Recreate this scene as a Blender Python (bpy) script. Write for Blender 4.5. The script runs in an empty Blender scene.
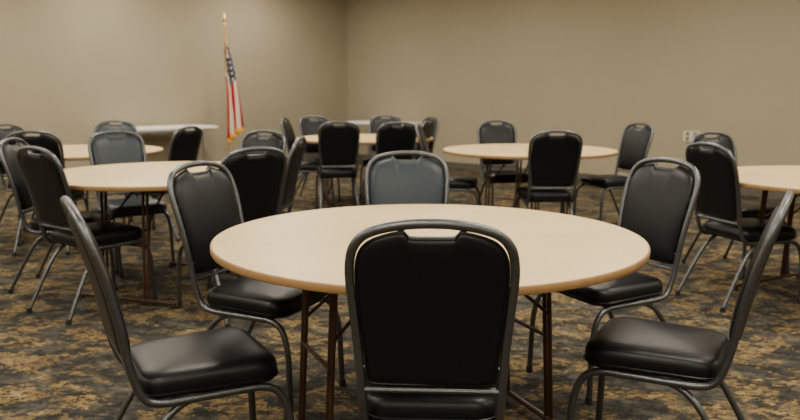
import bpy, math, random
from mathutils import Vector, Matrix
random.seed(3)
S = bpy.context.scene
COL = S.collection

# ---------------------------------------------------------------- materials
def new_mat(name):
    m = bpy.data.materials.new(name); m.use_nodes = True
    nt = m.node_tree
    b = nt.nodes.get('Principled BSDF')
    return m, nt, b
def N(nt, t, **kw):
    n = nt.nodes.new(t)
    for k, v in kw.items(): setattr(n, k, v)
    return n
def ramp(nt, fac, stops):
    r = N(nt, 'ShaderNodeValToRGB')
    cr = r.color_ramp
    while len(cr.elements) < len(stops): cr.elements.new(0.5)
    for e, (p, c) in zip(cr.elements, stops):
        e.position = p; e.color = (c[0], c[1], c[2], 1)
    nt.links.new(fac, r.inputs['Fac'])
    return r.outputs['Color']
def noise(nt, vec, scale, detail=4, rough=.55, dist=0):
    n = N(nt, 'ShaderNodeTexNoise')
    n.inputs['Scale'].default_value = scale
    n.inputs['Detail'].default_value = detail
    n.inputs['Roughness'].default_value = rough
    n.inputs['Distortion'].default_value = dist
    if vec is not None: nt.links.new(vec, n.inputs['Vector'])
    return n.outputs['Fac']
def mixc(nt, fac, a, b, mode='MIX'):
    m = N(nt, 'ShaderNodeMix', data_type='RGBA', blend_type=mode)
    for sock, v in ((m.inputs[0], fac), (m.inputs[6], a), (m.inputs[7], b)):
        if hasattr(v, 'links'): nt.links.new(v, sock)
        elif isinstance(v, (int, float)): sock.default_value = v
        else: sock.default_value = (v[0], v[1], v[2], 1)
    return m.outputs[2]
def bump(nt, b, h, strength, dist=.002):
    n = N(nt, 'ShaderNodeBump')
    n.inputs['Strength'].default_value = strength
    n.inputs['Distance'].default_value = dist
    nt.links.new(h, n.inputs['Height']); nt.links.new(n.outputs[0], b.inputs['Normal'])
def simple(name, col, rough=.5, metal=0, var=.08, nscale=20, bmp=0, spec=.5):
    m, nt, b = new_mat(name)
    tc = N(nt, 'ShaderNodeTexCoord')
    f = noise(nt, tc.outputs['Object'], nscale)
    c = ramp(nt, f, [(.3, [x*(1-var) for x in col]), (.7, [min(1, x*(1+var)) for x in col])])
    nt.links.new(c, b.inputs['Base Color'])
    b.inputs['Roughness'].default_value = rough
    b.inputs['Metallic'].default_value = metal
    b.inputs['Specular IOR Level'].default_value = spec
    if bmp: bump(nt, b, noise(nt, tc.outputs['Object'], nscale*15), bmp)
    return m

WALL = simple('wall_paint', (.345, .303, .213), .85, 0, .03, 1.2, .1, .2)
CEIL = simple('ceiling_tile', (.75, .73, .68), .9, 0, .05, 30, .3)
BASEB = simple('rubber_base', (.09, .08, .065), .6)
VINYL = simple('black_vinyl', (.003, .0045, .0058), .38, 0, .1, 9, .12, .30)
VINYL_SHEEN = simple('vinyl_painted_sheen', (.022, .034, .044), .40, 0, .1, 9, .12, .4)  # lighter vinyl copy: blue-grey sheen painted into the base colour
FRAME = simple('hammertone_frame', (.115, .124, .134), .32, .85, .12, 60, .2)
PLAST = simple('black_plastic', (.02, .02, .02), .5)
EDGE = simple('table_edge_band', (.31, .18, .07), .5, 0, .08, 30)
UNDER = simple('plywood_underside', (.22, .14, .08), .7, 0, .1, 12)
BROWN = simple('brown_steel', (.055, .025, .014), .42, .35, .1, 30)
WHITE = simple('white_plastic', (.80, .80, .78), .5, 0, .03)
GREYM = simple('grey_steel', (.25, .25, .26), .4, .7)
GOLD = simple('brass', (.75, .50, .18), .3, .9)
WOODP = simple('oak_pole', (.50, .28, .09), .35, .1, .15, 12)
OUTL = simple('outlet_plastic', (.60, .56, .46), .45, 0, .02)
OUTR = simple('receptacle_plastic', (.24, .20, .14), .45, 0, .02)
DARK = simple('slot_dark', (.03, .03, .03), .6)
FRINGE = simple('gold_fringe', (.75, .36, .02), .7, 0, .25, 120)

# laminate
TOP, nt, b = new_mat('beige_laminate')
tc = N(nt, 'ShaderNodeTexCoord')
f = noise(nt, tc.outputs['Object'], 3.5, 6, .6)
c1 = ramp(nt, f, [(.3, (.655, .485, .235)), (.7, (.73, .555, .29))])
f2 = noise(nt, tc.outputs['Object'], 90, 3)
c2 = ramp(nt, f2, [(.35, (.9, .9, .9)), (.6, (1, 1, 1))])
nt.links.new(mixc(nt, 1.0, c1, c2, 'MULTIPLY'), b.inputs['Base Color'])
b.inputs['Roughness'].default_value = .42
b.inputs['Specular IOR Level'].default_value = .3
bump(nt, b, f2, .05)

# carpet
CARPET, nt, b = new_mat('patterned_carpet')
geo = N(nt, 'ShaderNodeNewGeometry')
mp = N(nt, 'ShaderNodeMapping'); nt.links.new(geo.outputs['Position'], mp.inputs['Vector'])
mp.inputs['Rotation'].default_value = (0, 0, math.radians(45))
mp.inputs['Scale'].default_value = (1.0, 1.5, 1)
v = mp.outputs['Vector']
base = ramp(nt, noise(nt, v, 6, 6, .75), [(.38, (.018, .019, .018)), (.5, (.048, .046, .039)), (.62, (.110, .102, .082))])
blot = ramp(nt, noise(nt, v, 4.0, 8, .74, .4), [(.49, (0, 0, 0)), (.54, (1, 1, 1))])
brk = ramp(nt, noise(nt, v, 30, 3, .7), [(.41, (.0, .0, .0)), (.55, (1, 1, 1))])
mask = mixc(nt, 1.0, blot, brk, 'MULTIPLY')
tan = ramp(nt, noise(nt, v, 9, 4), [(.35, (.185, .122, .048)), (.65, (.34, .238, .105))])
c = mixc(nt, mask, base, tan)
blu = ramp(nt, noise(nt, v, 7.3, 6, .72), [(.545, (0, 0, 0)), (.585, (.85, .85, .85))])
c = mixc(nt, blu, c, (.021, .025, .027))
fib = ramp(nt, noise(nt, geo.outputs['Position'], 260, 2), [(.3, (.6, .6, .6)), (.7, (1.15, 1.15, 1.15))])
c = mixc(nt, 1.0, c, fib, 'MULTIPLY')
nt.links.new(c, b.inputs['Base Color'])
b.inputs['Roughness'].default_value = .95
b.inputs['Specular IOR Level'].default_value = .1
bump(nt, b, noise(nt, geo.outputs['Position'], 260, 2), .5, .004)

# flag cloth
FLAG, nt, b = new_mat('flag_cloth')
uv = N(nt, 'ShaderNodeUVMap'); uv.uv_map = 'UVMap'
sp = N(nt, 'ShaderNodeSeparateXYZ'); nt.links.new(uv.outputs[0], sp.inputs[0])
def M(op, a, bb=None):
    n = N(nt, 'ShaderNodeMath', operation=op)
    for i, x in enumerate((a, bb)):
        if x is None: continue
        if hasattr(x, 'links'): nt.links.new(x, n.inputs[i])
        else: n.inputs[i].default_value = x
    return n.outputs[0]
U, V = sp.outputs[0], sp.outputs[1]      # V measured from top edge
stripe = M('MODULO', M('FLOOR', M('MULTIPLY', V, 13)), 2)   # 0 red, 1 white
sc = mixc(nt, stripe, (.33, .002, .005), (.60, .54, .44))
cant = M('MULTIPLY', M('LESS_THAN', U, .42), M('LESS_THAN', V, 7/13))
fu = M('SUBTRACT', M('FRACT', M('MULTIPLY', U, 6/.42)), .5)
fv = M('SUBTRACT', M('FRACT', M('MULTIPLY', V, 5*13/7)), .5)
d = M('SQRT', M('ADD', M('MULTIPLY', fu, fu), M('MULTIPLY', fv, fv)))
lob = M('ADD', M('MULTIPLY', M('COSINE', M('MULTIPLY', M('ARCTAN2', fu, fv), 5)), .09), .22)
star = M('LESS_THAN', d, lob)
cc = mixc(nt, star, (.004, .006, .035), (.65, .63, .56))
nt.links.new(mixc(nt, cant, sc, cc), b.inputs['Base Color'])
b.inputs['Roughness'].default_value = .8
b.inputs['Specular IOR Level'].default_value = .1

LIGHTM, nt, b = new_mat('light_diffuser')
b.inputs['Base Color'].default_value = (.9, .9, .85, 1)
b.inputs['Emission Color'].default_value = (1, .93, .82, 1)
b.inputs['Emission Strength'].default_value = 3

# ---------------------------------------------------------------- mesh builder
def catmull(pts, n=6):
    pts = [Vector(p) for p in pts]
    out = []
    for i in range(len(pts)-1):
        p0 = pts[i-1] if i > 0 else pts[i]*2-pts[i+1]
        p1, p2 = pts[i], pts[i+1]
        p3 = pts[i+2] if i+2 < len(pts) else pts[i+1]*2-pts[i]
        for k in range(n):
            t = k/n
            out.append(.5*((2*p1)+(p2-p0)*t+(2*p0-5*p1+4*p2-p3)*t*t+(3*p1-p0-3*p2+p3)*t**3))
    out.append(pts[-1]); return out

class MB:
    def __init__(s): s.v=[]; s.f=[]; s.m=[]; s.mats=[]
    def mi(s, mat):
        if mat not in s.mats: s.mats.append(mat)
        return s.mats.index(mat)
    def add(s, vs, fs, mat):
        o = len(s.v); s.v += [tuple(x) for x in vs]; i = s.mi(mat)
        for f in fs: s.f.append([o+k for k in f]); s.m.append(i)
    def tube(s, pts, r, mat, sides=10, closed=False, smooth=0):
        if smooth: pts = catmull(pts, smooth)
        pts = [Vector(p) for p in pts]; n = len(pts)
        vs = []; up = None
        for i, p in enumerate(pts):
            if closed: t = pts[(i+1) % n]-pts[i-1]
            else: t = pts[min(i+1, n-1)]-pts[max(i-1, 0)]
            t.normalize()
            if up is None:
                up = Vector((0, 0, 1)) if abs(t.z) < .9 else Vector((1, 0, 0))
            up = (up - t*up.dot(t)).normalized(); w = t.cross(up)
            for k in range(sides):
                a = 2*math.pi*k/sides
                vs.append(p+up*math.cos(a)*r+w*math.sin(a)*r)
        fs = []
        for i in range(n if closed else n-1):
            j = (i+1) % n
            for k in range(sides):
                l = (k+1) % sides
                fs.append([i*sides+k, j*sides+k, j*sides+l, i*sides+l])
        if not closed:
            fs.append(list(range(sides))); fs.append([(n-1)*sides+k for k in range(sides)][::-1])
        s.add(vs, fs, mat)
    def lathe(s, prof, mat, seg=48, c=(0, 0)):
        vs = []; fs = []
        for r, z in prof:
            for k in range(seg):
                a = 2*math.pi*k/seg
                vs.append((c[0]+r*math.cos(a), c[1]+r*math.sin(a), z))
        for i in range(len(prof)-1):
            for k in range(seg):
                l = (k+1) % seg
                fs.append([i*seg+k, i*seg+l, (i+1)*seg+l, (i+1)*seg+k])
        s.add(vs, fs, mat)
    def pillow(s, outline, center, rings, mapf, mat):
        """outline: 2D pts, rings: list of (scale, height)"""
        n = len(outline); vs = []; fs = []
        cx, cy = center
        for r, h in rings:
            for x, y in outline:
                vs.append(mapf(cx+(x-cx)*r, cy+(y-cy)*r, h))
        for i in range(len(rings)-1):
            for k in range(n):
                l = (k+1) % n
                fs.append([i*n+k, i*n+l, (i+1)*n+l, (i+1)*n+k])
        fs.append(list(range(n))[::-1]); fs.append([(len(rings)-1)*n+k for k in range(n)])
        s.add(vs, fs, mat)
    def box(s, c, d, mat, bev=.0):
        x, y, z = d[0]/2, d[1]/2, d[2]/2
        if bev <= 0:
            vs = [(c[0]+i*x, c[1]+j*y, c[2]+k*z) for i in (-1, 1) for j in (-1, 1) for k in (-1, 1)]
            fs = [[0,1,3,2],[4,6,7,5],[0,4,5,1],[2,3,7,6],[0,2,6,4],[1,5,7,3]]
            s.add(vs, fs, mat); return
        ol = rrect(x, y, bev*2.5, 5)
        rings = [(0.97, -z), (1, -z+bev), (1, z-bev), (.97, z)]
        s.pillow(ol, (0, 0), rings, lambda a, b_, h: (c[0]+a, c[1]+b_, c[2]+h), mat)
    def mesh(s, name):
        import bmesh
        me = bpy.data.meshes.new(name)
        me.from_pydata(s.v, [], s.f)
        for m in s.mats: me.materials.append(m)
        me.polygons.foreach_set('material_index', s.m)
        bm = bmesh.new(); bm.from_mesh(me)
        bmesh.ops.recalc_face_normals(bm, faces=bm.faces)
        for f in bm.faces: f.smooth = True
        for e in bm.edges:
            if len(e.link_faces) == 2 and e.calc_face_angle(0) > math.radians(42): e.smooth = False
        bm.to_mesh(me); bm.free()
        return me
def rrect(hx, hy, r, n=6, hx2=None):
    """rounded (trapezoid) outline; hx at -y, hx2 at +y"""
    if hx2 is None: hx2 = hx
    pts = []
    for (cx, cy, a0) in ((hx2-r, hy-r, 0), (-(hx2-r), hy-r, 90), (-(hx-r), -(hy-r), 180), (hx-r, -(hy-r), 270)):
        for k in range(n+1):
            a = math.radians(a0+90*k/n)
            pts.append((cx+r*math.cos(a), cy+r*math.sin(a)))
    return pts
def densify(pts, m=3):
    out = []
    for i in range(len(pts)):
        a = pts[i]; b_ = pts[(i+1) % len(pts)]
        L = math.hypot(a[0]-b_[0], a[1]-b_[1]); k = max(1, int(L/.03))
        for j in range(k): out.append((a[0]+(b_[0]-a[0])*j/k, a[1]+(b_[1]-a[1])*j/k))
    return out
def obj(name, me, loc=(0, 0, 0), rz=0, parent=None):
    o = bpy.data.objects.new(name, me); COL.objects.link(o)
    o.location = loc; o.rotation_euler = (0, 0, rz)
    if parent: o.parent = parent
    return o

# ---------------------------------------------------------------- chair mesh (faces +Y, seat centre at origin)
BO = .335
def yb(z):   # back plane profile
    t = (z-.45)/.505
    return -.215-(BO-.215)*t+.016*math.sin(max(0, min(1, t))*math.pi)
def chair_mesh(VIN):
    m = MB(); W = .935
    half = [(.215,.245,.014),(.213,.240,.14),(.210,.233,.27),(.206,.208,.35),(.202,.16,.382),(.200,.08,.386),(.196,-.06,.386),
            (.193,-.140,.388),(.191,-.183,.405),(.190,yb(.455)+.008,.455)]
    back = [(.192,.53),(.199,.63),(.207,.73),(.212,.80),(.211,.85),(.200,.893),(.172,.925),(.125,.943),(.065,.953)]
    half += [(x, yb(z), z) for x, z in back]
    half = [(x*W, y, z) for x, y, z in half]
    full = half+[(0, yb(.956), .956)]+[(-x, y, z) for x, y, z in reversed(half)]
    m.tube(full, .0122, FRAME, 10, smooth=4)
    for sx in (-1, 1):
        m.tube([(sx*.165,.12,.384),(sx*.167,-.02,.382),(sx*.171,-.10,.36),(sx*.179,-.165,.29),(sx*.190,-.25,.14),(sx*.199,-.315,.014)], .011, FRAME, 10, smooth=4)
        m.lathe([(.0,.0),(.015,.0),(.016,.008),(.015,.03),(.0,.03)], PLAST, 12, (sx*.215*W,.245))
        m.lathe([(.0,.0),(.015,.0),(.016,.008),(.015,.03),(.0,.03)], PLAST, 12, (sx*.1993,-.317))
    for y in (.13, -.10):
        m.tube([(-.186, y, .384),(.186, y, .384)], .010, FRAME, 8)
    m.tube([(-.178, yb(.505), .505),(.178, yb(.505), .505)], .009, FRAME, 8)
    # seat cushion
    ol = densify(rrect(.178, .202, .065, 7, .200))
    f = lambda x, y, h: (x, y+.01, h)
    rings = [(.93,.398),(.985,.399),(1.0,.405),(1.0,.413),(1.012,.425),(1.008,.441),(.985,.455),(.94,.463),(.86,.469),(.7,.474),(.4,.477),(.15,.478)]
    m.pillow(ol, (0, 0), rings, f, VIN)
    m.tube([(x*1.012, y*1.012+.01, .411) for x, y in ol], .0045, VIN, 6, closed=True)
    # back cushion
    hw = [(.170,.533),(.176,.58),(.183,.65),(.190,.72),(.1945,.79),(.194,.845),(.184,.883),(.160,.909),(.120,.925),(.085,.933),(.070,.932),(.064,.924),(.054,.918),(.0,.917)]
    bot = [(0,.522),(.10,.522),(.150,.524)]
    right = bot+hw
    ol = catmull([(x*W, z, 0) for x, z in right], 3)
    ol = [(p.x, p.y) for p in ol]
    ol = ol+[(-x, z) for x, z in reversed(ol[1:-1])]
    g = lambda x, z, h: (x, yb(z)+h, z)
    rings = [(.15,-.018),(.6,-.018),(.85,-.016),(.94,-.013),(.98,-.008),(1.0,-.003),(1.0,.003),(.98,.010),(.93,.017),(.82,.022),(.6,.025),(.15,.026)]
    m.pillow(ol, (0,.71), rings, g, VIN)
    m.tube([g(x, z, -.004) for x, z in ol], .0042, VIN, 6, closed=True)
    m.tube([g(x, z, .0) for x, z in [(.078,.944),(.068,.932),(.060,.923),(.048,.918),(0,.917),(-.048,.918),(-.060,.923),(-.068,.932),(-.078,.944)]], .0065, FRAME, 8, smooth=3)
    for sx in (-1, 1):
        for z, x in ((.57,.178),(.80,.193)):
            m.tube([(sx*(x-.03), yb(z), z),(sx*x, yb(z), z)], .006, FRAME, 8)
    return m.mesh('banquet_chair_mesh')
CH = chair_mesh(VINYL)
CH_SHEEN = chair_mesh(VINYL_SHEEN)  # chair copy with reflected sheen painted into its vinyl colour

def chair(bx, by, yaw, me=None):
    """bx,by: floor position below the top rail; yaw: facing direction in degrees"""
    a = math.radians(yaw)
    obj('banquet_chair', me or CH, (bx+BO*math.cos(a), by+BO*math.sin(a), 0), a-math.pi/2)

# ---------------------------------------------------------------- round table
def table_mesh():
    m = MB(); R = .760
    m.lathe([(0.0001,.7502),(.3,.7502),(.6,.7502),(R-.010,.7500),(R-.006,.7495)], TOP, 128)
    m.lathe([(R-.006,.7495),(R-.002,.748),(R,.744),(R,.729),(R-.003,.724),(R-.012,.722)], EDGE, 128)
    m.lathe([(R-.012,.722),(.3,.722),(.0001,.722)], UNDER, 128)
    for sx in (-1, 1):
        m.box((sx*.40, 0, .712), (.05, .95, .02), BROWN)
        xx, xf = sx*.40, sx*.44
        for sy in (-1, 1):
            for o in (-.015, .015):
                m.tube([(xx, sy*.15+o, .71),(xx+.01*sx, sy*.15+o, .60),(xf, sy*.15+o, .03)], .0085, BROWN, 8, smooth=3)
            m.tube([(xx+sx*.02, sy*.15,.45),(sx*.12, sy*.10,.705)], .0065, BROWN, 8)
            m.lathe([(0,0),(.016,0),(.016,.02),(0,.02)], PLAST, 12, (xf, sy*.335))
        m.tube([(xf,-.345,.028),(xf,-.30,.032),(xf,.30,.032),(xf,.345,.028)], .0115, BROWN, 10)
        m.tube([(xx+sx*.025,-.15,.36),(xx+sx*.025,.15,.36)], .008, BROWN, 8)
    m.tube([(-.40,0,.705),(.40,0,.705)], .012, BROWN, 8)
    return m.mesh('round_table_mesh')
TM = table_mesh()
TABLES = [(.10,2.68,24),(1.14,6.72,50),(-1.49,4.83,70),(-2.85,6.6,20),(-.39,8.45,10),(2.65,4.5,120)]
for x, y, r in TABLES:
    obj('round_banquet_table', TM, (x, y, 0), math.radians(r))

for c in [
    # near table
    (.074,1.735,87),(.035,3.78,-91,CH_SHEEN),(-.93,2.10,29),(1.15,2.225,151),(-.86,3.20,-25),(1.195,3.38,207),
    # left table
    (-.765,4.05,132),(-.64,4.95,176),(-1.03,5.85,243),(-1.98,4.10,55),(-2.48,4.85,2),(-2.15,5.75,-54,CH_SHEEN),
    # far-left table
    (-1.79,6.5,160),(-2.90,7.8,-80,CH_SHEEN),(-2.78,5.75,95),(-3.60,6.95,-20),
    # right-middle table
    (1.20,5.82,92),(.98,7.8,-80),(2.27,7.2,203),(.16,6.98,-8),
    # right table
    (1.78,4.42,18),(2.28,5.6,-68),
    # middle-back table
    (-.60,7.55,100),(-1.29,8.5,-5),(-1.05,9.25,-55),(-.17,9.5,-100),(-.02,7.4,108),(.32,8.15,160),(.38,8.95,205)]:
    chair(*c)

# ---------------------------------------------------------------- room (walls at 45 deg to the view)
K = Vector((-.98, 14.4, 0)); UA = Vector((.7071,-.7071, 0)); WB = Vector((-.7071,-.7071, 0))
LA, LB, HC = 14.0, 13.0, 3.15
def rp(a, b_, z=0): 
    p = K+UA*a+WB*b_; return (p.x, p.y, z)
def slab(name, a0, a1, b0, b1, z0, z1, mat):
    m = MB()
    vs = [rp(a, b_, z) for a in (a0, a1) for b_ in (b0, b1) for z in (z0, z1)]
    m.add(vs, [[0,1,3,2],[4,6,7,5],[0,4,5,1],[2,3,7,6],[0,2,6,4],[1,5,7,3]], mat)
    return obj(name, m.mesh(name))
T = .12
slab('floor', -T, LA+T, -T, LB+T, -.1, 0, CARPET)
slab('ceiling', -T, LA+T, -T, LB+T, HC, HC+.1, CEIL)
slab('wall_left', -T, 0, -T, LB+T, 0, HC, WALL)
slab('wall_right', 0, LA+T, -T, 0, 0, HC, WALL)
slab('wall_rear', LA, LA+T, 0, LB+T, 0, HC, WALL)
slab('wall_near', 0, LA, LB, LB+T, 0, HC, WALL)
slab('baseboard_left', 0, .012, .012, LB, 0, .10, BASEB)
slab('baseboard_right', 0, LA, 0, .012, 0, .10, BASEB)
slab('baseboard_rear', LA-.012, LA, .012, LB, 0, .10, BASEB)
slab('baseboard_near', .012, LA-.012, LB-.012, LB, 0, .10, BASEB)

# ceiling fixtures
def panel_mesh():
    m = MB()
    m.box((0, 0, 0), (1.22, .61, .03), WHITE)
    m.box((0, 0, -.018), (1.14, .53, .008), LIGHTM)
    return m.mesh('ceiling_light_mesh')
PM = panel_mesh()
for a in (1.3, 4.3, 7.4, 10.2, 12.8):
    for b_ in (2.3, 4.7, 7.1, 9.8, 12.0):
        x, y, z = rp(a, b_, HC-.016)
        o = obj('ceiling_light_panel', PM, (x, y, z), math.radians(-45))
        ld = bpy.data.lights.new('troffer_lamp', 'AREA'); ld.shape = 'RECTANGLE'
        ld.size = 1.1; ld.size_y = .5; ld.energy = 51; ld.color = (1, .905, .755)
        lo = bpy.data.objects.new('troffer_lamp', ld); COL.objects.link(lo)
        lo.parent = o; lo.location = (0, 0, -.03)

# ---------------------------------------------------------------- white folding tables at the walls
def folding(name, L, loc, rz):
    m = MB()
    m.box((0, 0, .72), (L, .72, .045), WHITE, .008)
    m.box((0, 0, .690), (L-.08, .62, .03), WHITE)
    for sx in (-1, 1):
        x = sx*(L/2-.22)
        m.tube([(x,-.27,.69),(x,-.27,.02),(x,.27,.02),(x,.27,.69)], .013, GREYM, 8)
        for sy in (-1, 1): m.lathe([(0,0),(.017,0),(.017,.03),(0,.03)], PLAST, 12, (x, sy*.27))
        m.tube([(x,0,.02),(x,0,.40),(sx*.15,0,.69)], .009, GREYM, 8)
    return obj(name, m.mesh(name), loc, rz)
folding('folding_table', 1.5, rp(.42, 4.02), math.radians(45))
folding('folding_table', 1.22, rp(1.40, .42), math.radians(-45))

# ---------------------------------------------------------------- flag
root = bpy.data.objects.new('american_flag_on_stand', None); COL.objects.link(root)
root.location = (-2.69, 11.95, 0)
m = MB()
m.lathe([(0,0),(.17,0),(.175,.012),(.16,.03),(.08,.045),(.035,.07),(.03,.16),(.022,.18),(0,.18)], GOLD, 32)
obj('base', m.mesh('flag_base'), parent=root)
m = MB()
m.tube([(0,0,.05),(0,0,2.26)], .0155, WOODP, 12)
obj('pole', m.mesh('flag_pole'), parent=root)
m = MB()
m.lathe([(0,2.25),(.022,2.25),(.022,2.28),(.012,2.30),(.028,2.33),(.030,2.35),(.020,2.38),(.008,2.43),(0,2.47)], GOLD, 16)
m.tube([(0.012,-.012,2.08),(.03,-.03,1.98),(.032,-.035,1.86)], .005, GOLD, 6)
m.lathe([(0,1.77),(.015,1.77),(.012,1.84),(.005,1.87),(0,1.87)], GOLD, 10, (.032,-.035))
obj('finial', m.mesh('flag_finial'), parent=root)
NS, NT_ = 70, 110
def fl(s, t):
    zt = 2.05
    z = zt - s*1.34 - t*.91*(1-.80*s**.8)
    spread = (s**.55)
    ph = 2*math.pi*2.3*t + s*1.2
    x = -.010 + spread*(.015+.22*(1-t)) * (1-.10*s) + .055*spread*math.sin(ph)
    y = -.04*spread + .07*spread*math.cos(ph) - .012
    return (x, y, z)
vs = []; fs = []; uvs = []
for i in range(NS+1):
    for j in range(NT_+1):
        vs.append(fl(i/NS, j/NT_)); uvs.append((i/NS, j/NT_))
for i in range(NS):
    for j in range(NT_):
        fs.append([i*(NT_+1)+j,(i+1)*(NT_+1)+j,(i+1)*(NT_+1)+j+1,i*(NT_+1)+j+1])
me = bpy.data.meshes.new('flag_cloth'); me.from_pydata(vs, [], fs)
ul = me.uv_layers.new(name='UVMap')
for p in me.polygons:
    p.use_smooth = True
    for li in p.loop_indices: ul.data[li].uv = uvs[me.loops[li].vertex_index]
me.materials.append(FLAG)
obj('cloth', me, parent=root)
vs = []; fs = []
edge = [fl(s/40, 1) for s in range(2, 41)]+[fl(1, 1-t/90) for t in range(1, 91)]
for x, y, z in edge: vs += [(x, y, z), (x+.006, y, z-.055)]
for i in range(len(edge)-1): fs.append([2*i, 2*i+1, 2*i+3, 2*i+2])
me = bpy.data.meshes.new('fringe'); me.from_pydata(vs, [], fs); me.materials.append(FRINGE)
obj('fringe', me, parent=root)

# ---------------------------------------------------------------- outlet on the right wall
m = MB()
m.box((0, 0, 0), (.21, .014, .14), OUTL)
for x in (-.05, .05):
    for z in (-.032, .032):
        m.box((x, -.008, z), (.046, .006, .05), OUTR)
        for dx in (-.009, .009): m.box((x+dx, -.0115, z+.006), (.004, .002, .015), DARK)
        m.box((x, -.0115, z-.013), (.007, .002, .007), DARK)
p = rp(6.64, .008)
obj('electrical_outlet', m.mesh('electrical_outlet'), (p[0], p[1], .69), math.radians(-45))

# ---------------------------------------------------------------- world + camera
w = bpy.data.worlds.new('World'); S.world = w; w.use_nodes = True
w.node_tree.nodes['Background'].inputs[0].default_value = (.5, .45, .38, 1)
w.node_tree.nodes['Background'].inputs[1].default_value = .2
cd = bpy.data.cameras.new('camera'); cam = bpy.data.objects.new('camera', cd); COL.objects.link(cam)
cam.location = (0, 0, 1.26)
cam.rotation_euler = (math.radians(90-8.9), 0, 0)
cd.sensor_width = 36; cd.lens = 34.2
cd.dof.use_dof = True; cd.dof.focus_distance = 2.1; cd.dof.aperture_fstop = 3.8
S.camera = cam
